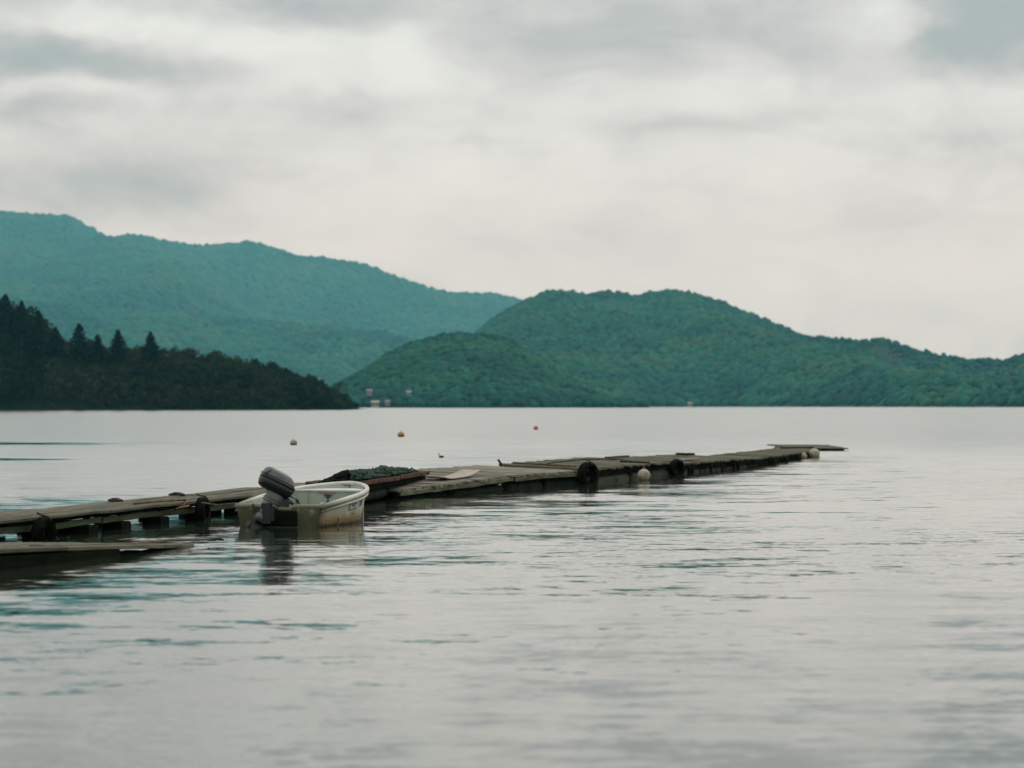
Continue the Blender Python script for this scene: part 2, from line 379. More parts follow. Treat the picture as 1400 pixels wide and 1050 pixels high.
right_hill = Hill(2050, 3300, 3800, [(-140, -3), (-100, 36), (-60, 81), (-30, 109), (-10, 125), (15, 140), (40, 150), (60, 155), (100, 149), (130, 154), (170, 149), (189, 154), (216, 155), (251, 145), (281, 128), (314, 105), (342, 85), (376, 72), (386, 74), (400, 60), (417, 50), (438, 45), (456, 44), (466, 46), (499, 58), (566, 58), (666, 28)], 170, 40, .95, 15, 1.7, [0, 0, 0, 0, 0, 0, 0, 0, 0, 0, 4, 17, 49, 114, 201, 331, 475, 713, 797, 899, 1004, 1074, 1098, 1100, 1100, 1100, 1100])
right_hill.terrain('right_hill_terrain', M['soil'])
canopy(right_hill, 'right_hill_woodland', 'green woodland covering the long humped hill across the lake', 7.8, 4.7, 2)
front_hill = Hill(2080, 2480, 2800, [(-225, 0), (-195, 7), (-165, 26), (-120, 55), (-75, 70), (-45, 74), (-8, 67), (30, 47), (68, 20), (90, 5), (113, 0), (135, -2)], 26, 60, .8, 12, 1.02)
front_hill.terrain('front_hill_terrain', M['soil'])
canopy(front_hill, 'front_hill_woodland', 'woodland on the rounded knoll in front of the other hills', 5.6, 4.0, 2)

# ------------------------------------------------------------------ wooded point on the left
point = Hill(1400, 1530, 1680, [(-420, 74), (-340, 64), (-325, 60), (-310, 55), (-296, 42), (-283, 32), (-250, 27), (-217, 26), (-190, 23), (-170, 19), (-139, 13), (-120, 8), (-107, 3), (-101, .6), (-96, -2)], 12, 90, .75, 6, .7)
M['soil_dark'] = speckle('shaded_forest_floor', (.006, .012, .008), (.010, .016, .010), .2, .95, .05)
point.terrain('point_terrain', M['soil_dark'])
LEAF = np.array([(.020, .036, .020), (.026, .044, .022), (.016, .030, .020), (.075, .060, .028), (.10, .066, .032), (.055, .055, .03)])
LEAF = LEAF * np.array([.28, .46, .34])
def leaf_cloud(C, nor, size, tint):
    """one four-cornered leaf clump at each centre"""
    n = len(C); u = np.cross(nor, rng.normal(0, 1, (n, 3))); u /= np.linalg.norm(u, axis=1)[:, None] + 1e-9
    v_ = np.cross(nor, u); s = size[:, None]
    q = np.stack([C - u * s, C - v_ * s * .7, C + u * s * rng.uniform(.7, 1.2, (n, 1)), C + v_ * s * .75], 1)
    return q.reshape(-1, 3), np.arange(n * 4).reshape(-1, 4), np.repeat(tint, 4, 0)
def broadleaf(base, height, spread, nleaf, tint, lumps=7, gap=.0):
    """centres, normals and sizes of a broadleaf crown standing at base"""
    lc = []
    for k in range(lumps):
        a = random.uniform(0, 6.28); q = random.uniform(.1, 1) ** .6; hh = random.uniform(.10, .92)
        wdt = spread * (1 - abs(hh - .55) * 1.1)
        lc.append((math.cos(a) * q * wdt, math.sin(a) * q * wdt, hh * height, spread * random.uniform(.32, .55)))
    lc = np.array(lc); k = rng.integers(0, lumps, nleaf); d = rng.normal(0, 1, (nleaf, 3)); d /= np.linalg.norm(d, axis=1)[:, None]
    rr = lc[k, 3] * rng.uniform(.55, 1.08, nleaf) ** .5
    C = lc[k, :3] + d * rr[:, None] * np.array([1, 1, .8]) + np.array(base)
    nrm = d + rng.normal(0, .5, (nleaf, 3)); nrm /= np.linalg.norm(nrm, axis=1)[:, None]
    return C, nrm, np.tile(tint, (nleaf, 1)) * rng.uniform(.65, 1.4, (nleaf, 1)) * (1 + rng.normal(0, .12, lumps))[k][:, None]
Cs, Ns, Ts, Ss = [], [], [], []
PK = .7
xs = np.arange(-400, -98, 6.6) * PK; ys = np.arange(1380, 1546, 7.5) * PK
for yy in ys:
    for xx in xs:
        X = xx + random.uniform(-2.6, 2.6); Y = yy + random.uniform(-3, 3); Z = float(point.z(np.array([X]), np.array([Y]))[0])
        if Z < -.4 or X < -Y * .235 - 12: continue
        edge = min(1, max(.35, (-100 * PK - X) / 34)); hgt = PK * random.uniform(10, 15.5) * (.55 + .45 * edge)
        tv = float(vnoise(np.array([X / 26.]), np.array([Y / 26.]), 5)[0]); ti = LEAF[min(5, int(tv * 5.2 + random.random() * 1.2))] if X > -300 * PK else LEAF[random.randint(0, 2)]
        nl = 210
        C_, N_, T_ = broadleaf((X, Y, Z - max(0, 2.2 - Z * .4)), hgt, hgt * random.uniform(.34, .46), nl, ti * random.uniform(.75, 1.25))
        Cs.append(C_); Ns.append(N_); Ts.append(T_); Ss.append(rng.uniform(.4, .82, nl))
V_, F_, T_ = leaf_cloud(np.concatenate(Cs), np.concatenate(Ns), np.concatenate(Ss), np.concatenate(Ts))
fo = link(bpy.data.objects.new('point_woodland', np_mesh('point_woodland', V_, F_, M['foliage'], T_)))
tag(fo, 'dark woodland massed on the low point of land', 'woodland', kind='stuff')

def conifer(label, x, y, top, height, spread, tint, group=None):
    x, y, top, height, spread = x * PK, y * PK, (top - 1.8) * PK + 1.8, height * PK, spread * PK
    z0 = float(point.z(np.array([x]), np.array([y]))[0]); height = max(height, top - z0); z0 = top - height
    root = empty('conifer_tree', (x, y, z0)); tag(root, label, 'tree', group)
    MB().tube([(0, 0, -.5), (.1, 0, height * .4), (0, .1, height * .8), (0, 0, height * .98)], [.45, .33, .16, .04], 7).build('trunk', M['bark'], root)
    C, Nn, S = [], [], []
    nt = 24
    for i in range(nt):
        f = (i + .5) / nt; z = height * (.42 + .58 * f); L = spread * 1.75 * (1 - f) ** .85 * random.uniform(.8, 1.2) + .3
        for k in range(13):
            a = random.uniform(0, 6.28); l = L * random.uniform(.6, 1.1)
            for j in range(5):
                q = (j + .6) / 5 * l
                C.append((math.cos(a) * q, math.sin(a) * q, z - q * .28 + random.uniform(-.3, .3))); Nn.append((random.gauss(0, .4), random.gauss(0, .4), 1)); S.append(random.uniform(.6, 1.1) * (1.15 - .5 * f))
    C = np.array(C); Nn = np.array(Nn); Nn /= np.linalg.norm(Nn, axis=1)[:, None]
    tt = np.tile(tint, (len(C), 1)) * rng.uniform(.6, 1.4, (len(C), 1))
    V, F, T = leaf_cloud(C, Nn, np.array(S), tt)
    link(bpy.data.objects.new('crown', np_mesh('crown', V, F, M['foliage'], T)), root)
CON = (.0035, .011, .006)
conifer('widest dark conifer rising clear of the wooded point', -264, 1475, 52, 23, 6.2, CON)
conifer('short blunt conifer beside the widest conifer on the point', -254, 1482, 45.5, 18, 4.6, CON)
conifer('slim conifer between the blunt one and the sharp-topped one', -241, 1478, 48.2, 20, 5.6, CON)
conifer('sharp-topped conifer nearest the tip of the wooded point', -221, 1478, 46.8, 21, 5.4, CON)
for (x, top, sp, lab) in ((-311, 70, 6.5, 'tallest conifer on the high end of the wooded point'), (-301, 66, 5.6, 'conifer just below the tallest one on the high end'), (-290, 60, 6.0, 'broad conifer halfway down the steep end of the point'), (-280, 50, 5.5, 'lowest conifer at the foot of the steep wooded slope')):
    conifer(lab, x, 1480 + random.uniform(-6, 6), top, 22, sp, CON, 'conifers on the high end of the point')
def broadleaf_tree(label, x, y, height, spread, nleaf, tint, lean=0.0, lumps=6):
    x, y, height, spread, lean = x * PK, y * PK, height * PK, spread * PK, lean * PK
    z0 = max(0, float(point.z(np.array([x]), np.array([y]))[0])); root = empty('broadleaf_tree', (x, y, z0)); tag(root, label, 'tree')
    mb = MB(); mb.tube([(0, 0, -.6), (lean * .3, 0, height * .35), (lean * .8, 0, height * .75)], [.28, .2, .09], 7)
    for k in range(5):
        a = k * 1.3 + .4; h0 = height * (.35 + .08 * k); bx_ = lean * h0 / height
        mb.tube([(bx_, 0, h0), (bx_ + math.cos(a) * spread * .5, math.sin(a) * spread * .5, h0 + height * .16), (bx_ + math.cos(a) * spread * .85, math.sin(a) * spread * .85, h0 + height * .24)], [.11, .07, .03], 5)
    mb.build('trunk', M['bark'], root)
    C, Nn, T = broadleaf((lean * .8, 0, 0), height, spread, nleaf, tint, lumps)
    V, F, T = leaf_cloud(C, Nn, rng.uniform(.25, .6, nleaf), T)
    link(bpy.data.objects.new('crown', np_mesh('crown', V, F, M['foliage'], T)), root)
broadleaf_tree('bare-looking tree leaning out over the water at the point tip', -104, 1440, 17, 4.2, 230, (.030, .030, .018), 1.4, 8)
broadleaf_tree('small dense tree just inside the tip of the point', -114, 1436, 17, 3.4, 520, (.022, .04, .024), .3)
broadleaf_tree('loose brownish tree above the shore near the point tip', -123, 1442, 19, 4.6, 420, (.035, .03, .017), 1.0, 8)
broadleaf_tree('low round shrub at the very end of the point', -103, 1428, 8, 3.2, 420, (.03, .045, .024), .5)

# ------------------------------------------------------------------ far shore: small buildings and a boat
M['white_wall'] = speckle('far_white_wall', (.40, .38, .34), (.30, .29, .26), .6, .8, .2)
M['grey_roof'] = speckle('far_grey_roof', (.28, .27, .26), (.2, .2, .2), .6, .7, .2)
M['red_roof'] = speckle('far_red_roof', (.4, .2, .15), (.3, .16, .12), .6, .7, .2)
M['dark_glass'] = mat('dark_glass', (.03, .035, .04), .15, .5)[0]
def house(label, x, y, z, wx, wy, h, rh, wall, roof, nwin):
    k = 1.0 if x < 0 else 1.22; x, y = x * k, y * k; z = max(z, .6) * (k if z > 1 else 1); wx, wy, h, rh = wx * .9, wy * .9, h * .85, rh * .85
    r = empty('lakeside_house', (x, y, z)); tag(r, label, 'house')
    MB().box(-wx / 2, wx / 2, -wy / 2, wy / 2, -1.5, h).build('wall', wall, r)
    MB().add([(-wx / 2 - .5, -wy / 2 - .5, h), (wx / 2 + .5, -wy / 2 - .5, h), (wx / 2 + .5, wy / 2 + .5, h), (-wx / 2 - .5, wy / 2 + .5, h), (-wx / 2 - .5, 0, h + rh), (wx / 2 + .5, 0, h + rh)],
             [(0, 1, 5, 4), (2, 3, 4, 5), (0, 4, 3), (1, 2, 5), (3, 2, 1, 0)]).build('roof', roof, r)
    for k in range(nwin):
        xx = -wx / 2 + wx * (k + .5) / nwin
        MB().box(xx - .6, xx + .6, -wy / 2 - .06, -wy / 2 + .04, h * .35, h * .8).build('window', M['dark_glass'], r)
house('white two-window cottage low at the foot of the knoll', -118, 2085, .8, 7, 6, 4.2, 2.2, M['white_wall'], M['white_wall'], 2)
house('small grey hut above the cottage at the foot of the knoll', -125, 2120, 12, 5, 5, 3.2, 1.6, M['grey_roof'], M['grey_roof'], 0)
house('small grey shed beside the cottage at the knoll foot', -108, 2095, 3, 4, 4, 2.6, 1.4, M['grey_roof'], M['grey_roof'], 0)
house('tiny white-roofed cabin among the trees above the knoll shore', -91, 2128, 11, 4, 4, 3, 1.5, M['grey_roof'], M['white_wall'], 0)
house('long low pale building at the gap between knoll and hill', 84, 2040, 1.0, 9, 5, 2.6, 1.5, M['white_wall'], M['red_roof'], 5)
house('white boathouse with reddish side hut on the far shore', 163, 2215, .6, 5, 6, 4.4, 1.4, M['white_wall'], M['white_wall'], 1)

# ------------------------------------------------------------------ piers and rafts
_pl = {}
def unit_plank(matname):
    if matname not in _pl:
        _pl[matname] = MB().box(-.5, .5, -.5, .5, -.5, .5, 0).mesh('plank', M[matname])
    return _pl[matname]
def plank(parent, L, W, T, loc, rz=0, tilt=0, roll=0, m='deck', name='plank'):
    """a board as an object of its own; alike boards share one mesh"""
    key = (m, round(L, 2), round(W, 2), round(T, 3))
    if key not in _pl:
        ch = min(.008, T * .2); mb = MB(); ns = 4
        rings = []
        for i in range(ns + 1):
            x = -L / 2 + L * i / ns; j = random.uniform(-.012, .012) * W / .2; dz = random.uniform(-.15, .15) * T
            rings.append([(x, -W / 2 + ch + j, -T / 2 + dz), (x, W / 2 - ch + j, -T / 2 + dz), (x, W / 2 + j, -T / 2 + ch + dz), (x, W / 2 + j, T / 2 - ch + dz),
                          (x, W / 2 - ch + j, T / 2 + dz), (x, -W / 2 + ch + j, T / 2 + dz), (x, -W / 2 + j, T / 2 - ch + dz), (x, -W / 2 + j, -T / 2 + ch + dz)])
        _pl[key] = mb.loft(rings).mesh(name, M[m])
    o = bpy.data.objects.new(name, _pl[key]); o.location = loc; o.rotation_euler = (roll, tilt, rz); return link(o, parent)
def section(name, label, p0, p1, W, back=0.0, mode='across', board=.19, m='deck', cat='pier', group=None, girder=True, floats='float', nfl=3, fr=.16, fascia=None, gap=.012, ragged=.05):
    """one floating pier section; local x runs along its front edge from p0 to p1, local y towards its back edge"""
    (x0, y0, z0), (x1, y1, z1) = p0, p1; L = math.hypot(x1 - x0, y1 - y0); a = math.atan2(y1 - y0, x1 - x0)
    r = empty(name, (x0, y0, 0), a); tag(r, label, cat, group); T = .045
    zt = lambda u, v_: z0 + (z1 - z0) * u / L + back * v_ / W
    til = -math.atan2(z1 - z0, L); rol = math.atan2(back, W)
    if mode == 'across':
        n = int(L / board)
        for i in range(n):
            u = (i + .5) * L / n; j = random.uniform(-ragged, ragged)
            plank(r, W + random.choice((-.06, 0, .05)), round(L / n - gap, 3), T, (u, W / 2 + j, zt(u, W / 2) - T / 2 + random.uniform(-.008, .008)), math.pi / 2 + random.uniform(-.012, .012), rol * -1, til * -1 * 0 + random.uniform(-.02, .02), m)
    else:
        n = int(W / board)
        for i in range(n):
            v_ = (i + .5) * W / n; u = -random.uniform(0, .5); k = 0
            while u < L - .3:
                l = min(random.choice((3.0, 3.6, 4.2)), L - u + random.uniform(0, .15))
                plank(r, round(l - .02, 1), round(W / n - gap, 3), T, (u + l / 2, v_, zt(u + l / 2, v_) - T / 2 + random.uniform(-.008, .008)), random.uniform(-.004, .004), til + random.uniform(-.003, .003), rol + random.uniform(-.03, .03), m)
                u += l
    dz = T + .012
    for v_, nm in ((.07, 'M'), (W - .07, 'B')) if girder else ():
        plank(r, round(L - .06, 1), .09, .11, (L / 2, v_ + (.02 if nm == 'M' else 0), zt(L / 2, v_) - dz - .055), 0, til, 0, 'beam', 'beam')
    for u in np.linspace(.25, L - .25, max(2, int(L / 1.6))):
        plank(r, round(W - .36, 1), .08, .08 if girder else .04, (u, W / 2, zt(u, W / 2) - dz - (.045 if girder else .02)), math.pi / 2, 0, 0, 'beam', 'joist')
    if fascia:
        u = .02
        while u < L - .4:
            l = min(random.choice((1.6, 2.2, 2.6)), L - u - .02)
            plank(r, round(l - .03, 1), .03, fascia, (u + l / 2, -.025 + random.uniform(-.008, .008), zt(u + l / 2, 0) - fascia / 2 - .045 + random.uniform(-.01, .01)), 0, til + random.uniform(-.006, .006), random.uniform(-.08, .08), 'fascia', 'fascia_board'); u += l
    if floats:
        fl = L / nfl
        for v_ in (.26, W - .26):
            for k in range(nfl):
                u0 = k * fl + .12; u1 = (k + 1) * fl - .12; zc = zt((u0 + u1) / 2, v_) - dz - .11 - fr
                prof = [(fr * .6, 0), (fr * .95, .03), (fr, .08), (fr, (u1 - u0) * .33 - .02), (fr * 1.05, (u1 - u0) * .33), (fr, (u1 - u0) * .33 + .02), (fr, (u1 - u0) * .67 - .02), (fr * 1.05, (u1 - u0) * .67), (fr, (u1 - u0) * .67 + .02), (fr, u1 - u0 - .08), (fr * .95, u1 - u0 - .03), (fr * .6, u1 - u0)]
                MB().lathe(prof, 14, Matrix.Translation((u0, v_, zc)) @ Matrix.Rotation(math.pi / 2, 4, 'Y')).build('float', M[floats], r, True)
    return r
def along(p0, p1, u, v_=0.0, z=0.0):
    """world point u metres along a section's front edge and v metres towards its back"""
    L = math.hypot(p1[0] - p0[0], p1[1] - p0[1]); ex, ey = (p1[0] - p0[0]) / L, (p1[1] - p0[1]) / L
    return (p0[0] + ex * u - ey * v_, p0[1] + ey * u + ex * v_, z)

# --- the near walkway: long boards on a girder carried by dark float blocks
WALK = [(-8.55, 23.4, .31), (-7.18, 28.9, .31), (-5.75, 34.7, .31), (-4.30, 40.4, .31), (-3.62, 42.9, .33)]
wl = ['weathered grey walkway section at the outer frame end beside the sunken raft', 'weathered walkway section on blocks with the weed-hung tyre', 'weathered walkway section beside the moored boat with girder below', 'short walkway section between moored boat and net-covered raft']
for i in range(4):
    p0, p1 = WALK[i], WALK[i + 1]; p0 = along(p0, p1, .02, 0, p0[2])
    r = section('walkway_section', wl[i], p0, p1, 1.22, 0, 'along', .2, 'deck', 'walkway', 'walkway sections of the near pier', floats=None, girder=False)
    L = math.hypot(p1[0] - p0[0], p1[1] - p0[1])
    for v_ in (.18, 1.02):
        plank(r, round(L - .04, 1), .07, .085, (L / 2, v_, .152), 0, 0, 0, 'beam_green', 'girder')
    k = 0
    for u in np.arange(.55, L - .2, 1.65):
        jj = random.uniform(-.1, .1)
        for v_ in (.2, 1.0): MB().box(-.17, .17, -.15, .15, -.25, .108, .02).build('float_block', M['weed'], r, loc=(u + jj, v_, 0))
        for v_ in (.16, 1.04): plank(r, .11, .07, .06, (u + jj, v_, .226), 0, 0, 0, 'beam', 'spacer')

# --- wider raft section behind the walkway's near end
section('side_platform', 'low dark platform butted against the back of the walkway', (-8.1, 31.4, .30), (-7.2, 34.6, .26), 2.2, .03, 'across', .2, 'dark_wood', 'platform', nfl=2, fr=.12)

# --- low waterlogged raft in front, sinking into the water at its far end
lr = empty('sunken_raft', (-6.3, 24.4, 0), math.atan2(6.1, 2.06)); tag(lr, 'low waterlogged raft of long boards dipping under at one end', 'raft')
Ls = [6.9, 6.6, 6.2, 5.9, 5.5, 5.1, 4.7]
for i, L in enumerate(Ls):
    v_ = .06 + i * .21
    for (u0, u1) in ((-.6, L * .52), (L * .52 + .02, L)):
        zc = lambda u: .27 - .030 * u if u < 4.4 else .27 - .030 * 4.4 - .048 * (u - 4.4)
        plank(lr, u1 - u0, .198, .05, ((u0 + u1) / 2, v_, (zc(u0) + zc(u1)) / 2 + random.uniform(-.006, .006)), random.uniform(-.006, .006), math.atan2(zc(u0) - zc(u1), u1 - u0), random.uniform(-.03, .03), 'deck')
for v_ in (.03, .65, 1.28):
    plank(lr, 5.6, .12, .18, (2.1, v_, .09), 0, .033, 0, 'beam', 'beam')
for u in (.2, 1.6, 3.0): plank(lr, 1.3, .3, .2, (u, .66, .03), math.pi / 2, 0, 0, 'beam', 'float_log')
o = MB().tube([(0, 0, 0), (.5, .6, .02), (1.0, 1.15, .0)], [.02, .018, .014], 7).build('thin_pole', M['brown_wood'], loc=(-4.80, 30.2, .07))
tag(o, 'thin pole lying off the tip of the low sunken raft', 'pole')
o = MB().tube([(math.cos(a * .7) * (.09 - .003 * a) * random.uniform(.7, 1.2), math.sin(a * .7) * (.09 - .003 * a), .012 + .006 * (a % 5)) for a in range(24)], .014, 6).build('rope_scrap', M['dark_wood'], loc=(-3.84, 31.3, .05))
tag(o, 'dark knot of rope and weed on the thin pole end', 'rope')

# --- net raft, lifted above the next raft
NR0, NR1 = (-2.72, 42.8, .42), (-1.75, 50.3, .42)
nr = section('net_raft', 'raft with a red-brown edge board under the green nets', NR0, NR1, .95, .03, 'across', .2, 'dark_wood', 'raft', floats='float', nfl=2, fr=.12)
LN = math.hypot(NR1[0] - NR0[0], NR1[1] - NR0[1])
for (u0, u1) in ((.3, 4.0), (4.03, LN)):
    plank(nr, round(u1 - u0, 1), .035, .08, ((u0 + u1) / 2, -.03, .405), 0, 0, 0, 'red_board', 'edge_board')
# --- middle rafts
A0, A1 = (-2.18, 46.6, .17), (.0, 52.0, .30); B0, B1 = (.04, 52.1, .30), (1.66, 55.9, .31)
section('float_raft', 'wide raft dipping at its corner with mossy fascia boards, beside the net raft', A0, A1, 2.6, .07, 'across', .19, 'deck_pale', 'raft', fascia=.085, floats='float', nfl=2, fr=.14)
section('float_raft', 'pale-decked raft with mossy fascia between dipping raft and big tyre', B0, B1, 2.6, .09, 'across', .19, 'deck_pale', 'raft', fascia=.08, floats='float', nfl=2, fr=.14)
C0, C1 = (1.86, 55.9, .33), (4.15, 62.4, .36)
section('float_raft', 'raft with long algae floats and white ball hung at its side', C0, C1, 2.4, .09, 'across', .2, 'deck', 'raft', floats='float_pale', nfl=2, fr=.17, ragged=.12)
D0, D1 = (4.3, 62.7, .30), (7.05, 70.9, .26)
section('float_raft', 'long raft with short posts and pale floats past the smaller tyre', D0, D1, 2.4, .09, 'across', .2, 'deck', 'raft', floats='float_pale', nfl=3, fr=.15, ragged=.12)
E0, E1 = (7.15, 71.2, .25), (11.2, 88.0, .19)
section('float_raft', 'longest narrow raft leading out to the end platform', E0, E1, 1.6, .05, 'across', .2, 'deck', 'raft', floats='float', nfl=5, fr=.11, ragged=.1)
G0, G1 = (11.2, 96.1, .13), (13.3, 96.3, .11)
section('end_platform', 'thin cross platform at the far end of the pier', G0, G1, 3.6, .06, 'along', .25, 'deck', 'platform', floats='float', nfl=1, fr=.08)
section('float_raft', 'short low link raft joining long raft and end platform', (11.15, 88.3, .17), (11.9, 95.6, .13), 1.5, .04, 'across', .22, 'deck', 'raft', floats='float', nfl=2, fr=.08)

# --- tyres hung as fenders
def tyre(label, loc, rz, Ro=.30, wd=.19, rope=.5, tilt=0.0, weed=False):
    r = empty('tyre_fender', loc, rz); tag(r, label, 'tyre')
    prof = [(-.5, .62), (-.52, .72), (-.54, .86), (-.46, .96), (-.3, 1.0), (.3, 1.0), (.46, .96), (.54, .86), (.52, .72), (.5, .62), (.3, .66), (-.3, .66)]
    n = 28; rings = []
    for k in range(n):
        a = 2 * math.pi * k / n
        rings.append([(math.cos(a) * Ro * q, p * wd * .95, math.sin(a) * Ro * q) for p, q in prof])
    MB().loft(rings + [rings[0]], cap=False).build('tread', M['rubber'], r, True)
    MB().tube([(0, 0, Ro * .62), (.02, -wd * .56, Ro * .85), (.01, -wd * .3, Ro * 1.04), (0, .05, Ro + rope * .5), (0, .1, Ro + rope)], .014, 6).build('rope', M['dark_wood'], r)
    if weed:
        mb = MB()
        for k in range(150):
            a = random.uniform(0, 6.28); q = random.uniform(.7, 1.08) * Ro; x, z = math.cos(a) * q, math.sin(a) * q; y = random.uniform(-.6, .6) * wd; l = random.uniform(.05, .16)
            mb.tube([(x, y, z), (x * 1.1 + random.uniform(-.05, .05), y * 1.2, z - l * .4), (x * 1.15 + random.uniform(-.06, .06), y * 1.2, z - l)], [.014, .011, .004], 4)
        mb.build('weed', M['weed'], r)
    return r
dirA = math.atan2(WALK[2][1] - WALK[1][1], WALK[2][0] - WALK[1][0])
tyre('tyre shaggy with weed on the front of the walkway', (-6.24, 32.25, .10), dirA, .21, .16, .06, weed=True)
tyre('black tyre hung on the walkway beside the outboard motor', (-4.86, 38.0, .14), dirA + .1, .22, .15, .05)
tyre('largest tyre, hung upright at the joint of the middle rafts', (1.74, 55.35, .20), R(50), .31, .2, .08)
tyre('small tyre hung at the joint beyond the white ball', (4.24, 62.25, .17), R(45), .24, .2, .02)

# --- ball floats and buoys
def ball(name, label, loc, rad, m, cat='buoy', group=None, eye=True, band=None):
    r = empty(name, loc); tag(r, label, cat, group)
    prof = [(rad * math.cos(a), rad * math.sin(a)) for a in np.linspace(-1.5, 1.5, 15)]
    MB().lathe(prof, 22).build('shell', m, r, True)
    MB().lathe([(rad * .99 * math.cos(a) + .004, rad * math.sin(a)) for a in np.linspace(band[0], band[1], 7)] if band else [(rad * 1.0, -.012), (rad * 1.018, -.006), (rad * 1.018, .006), (rad * 1.0, .012)], 22).build('seam' if not band else 'wet_band', m if not band else M['float'], r, True)
    if eye: MB().tube([(math.cos(a) * rad * .16, 0, rad * 1.06 + math.sin(a) * rad * .16) for a in np.linspace(0, 6.28, 11)[:-1]], rad * .045, 6, True).build('eyelet', m, r, True)
    return r
M['buoy_tan'] = speckle('faded_buoy', (.42, .30, .17), (.28, .2, .11), 6, .55, .3)
M['buoy_yellow'] = speckle('faded_orange_buoy', (.46, .27, .10), (.3, .18, .08), 6, .55, .3)
M['buoy_red'] = speckle('red_orange_buoy', (.62, .13, .05), (.45, .12, .05), 6, .5, .3)
ball('mooring_buoy', 'tan mooring buoy out beyond the moored boat', (-10.05, 111.3, .07), .165, M['buoy_tan'], band=(-.62, -.15))
ball('mooring_buoy', 'faded orange mooring buoy between tan and red ones', (-6.45, 140.5, .09), .20, M['buoy_yellow'], band=(-.6, -.05))
ball('mooring_buoy', 'small bright red-orange buoy farthest out on the lake', (1.8, 182.0, .1), .17, M['buoy_red'], band=(-.6, -.2))
ball('ball_float', 'large cream ball float hung beside the algae-covered floats', (3.17, 58.15, .12), .155, M['white_float'], 'float')
ball('ball_float', 'biggest cream ball float near the end platform', (10.5, 84.0, .12), .19, M['white_float'], 'float')
ball('ball_float', 'mid-sized pale float between two others near the end platform', (9.92, 82.3, .07), .12, M['white_float'], 'float')
ball('ball_float', 'smallest pale float of the three near the end platform', (9.5, 80.5, .05), .085, M['white_float'], 'float')

# --- things lying on the decks
def lie(name, label, cat, pts, r, m, n=7):
    p = Vector(pts[0]); o = MB().tube([Vector(q) - p for q in pts], r, n).build(name, m, None, True, loc=p); return tag(o, label, cat)
q = lambda P0, P1, u, v_, z: along(P0, P1, u, v_, z)
lie('bent_branch', 'long thin bent branch arching over the back of the rafts', 'branch', [(.82, 56.6, .44), (1.25, 57.5, .48), (1.76, 58.4, .50), (2.2, 59.5, .475), (2.6, 60.6, .46)], [.014, .018, .02, .016, .008], M['dark_wood'])
lie('long_pole', 'straight brown pole lying across the pale deck', 'pole', [(.02, 57.2, .45), (.75, 56.8, .42), (1.5, 56.35, .385)], [.022, .024, .022], M['brown_wood'])
lie('short_post', 'short tilted black post at the back of the rafts', 'post', [q(B0, B1, 3.95, 2.0, .36), q(B0, B1, 3.93, 2.0, .44), q(B0, B1, 3.88, 2.05, .54)], [.032, .032, .028], M['dark_wood'])
lie('dark_pole', 'thick dark pole on the raft deck above the white ball', 'pole', [(2.62, 58.5, .455), (3.0, 58.6, .435), (3.34, 58.7, .415)], [.03, .03, .028], M['dark_wood'])
o = plank(None, 1.9, .16, .05, (2.72, 62.3, .475), math.atan2(1.8, .58), 0, 0, 'dark_wood', 'loose_board'); tag(o, 'dark loose board along the back of the raft', 'board')
o = plank(None, .5, .22, .07, (4.9, 68.4, .425), .4, 0, 0, 'dark_wood', 'wood_block'); tag(o, 'small dark wood block on the back edge past the tyres', 'block')
o = plank(None, 1.2, .3, .05, q(D0, D1, 2.6, .45, .345), 1.1, 0, 0, 'deck_pale', 'loose_board'); tag(o, 'pale loose board crossing the front edge past the tyres', 'board')
o = plank(None, 1.3, .12, .06, (10.3, 87.3, .275), .25, 0, 0, 'dark_wood', 'long_beam'); tag(o, 'long dark beam lying along the back of narrow raft', 'beam')
# curled sheet of ply
mb = MB(); rings = []
for i in range(9):
    u = i / 8 * 1.9; zz = .012 + .10 * max(0, (i - 4) / 4) ** 2 + .05 * max(0, (2 - i) / 2) ** 2
    rings.append([(u, 0, zz), (u, .45, zz), (u, .45, zz + .012), (u, 0, zz + .012)])
o = mb.loft(rings).build('plywood_sheet', M['ply'], None, loc=q(A0, A1, 3.0, .35, .265)); o.rotation_euler = (.02, -.024, math.atan2(A1[1] - A0[1], A1[0] - A0[0])); tag(o, 'pale curled plywood sheet lying beside the net raft', 'sheet')
# posts on the long raft
for u in (.9, 1.25, 3.3, 4.6, 6.0, 6.5):
    p = q(D0, D1, u, -.06, 0)
    o = MB().tube([(0, 0, -.6), (.01, 0, .2), (0, .01, .24 + random.uniform(-.08, .04))], [.045, .045, .04], 8).build('side_post', M['beam'], None, True, loc=p); tag(o, 'dark wet post driven down the side of the long raft', 'post', 'posts along the long raft')
for (u, sc) in ((2.9, .26), (6.0, .2), (9.3, .22)):
    p = q(E0, E1, u, -.12, .06); o = MB().box(-.22, .22, -.1, .1, -.2, sc * .6, .03).build('fender_block', M['weed'], None, loc=p); o.rotation_euler.z = 1.3; tag(o, 'black fender block against the narrow far raft', 'fender', 'fender blocks on the far raft')
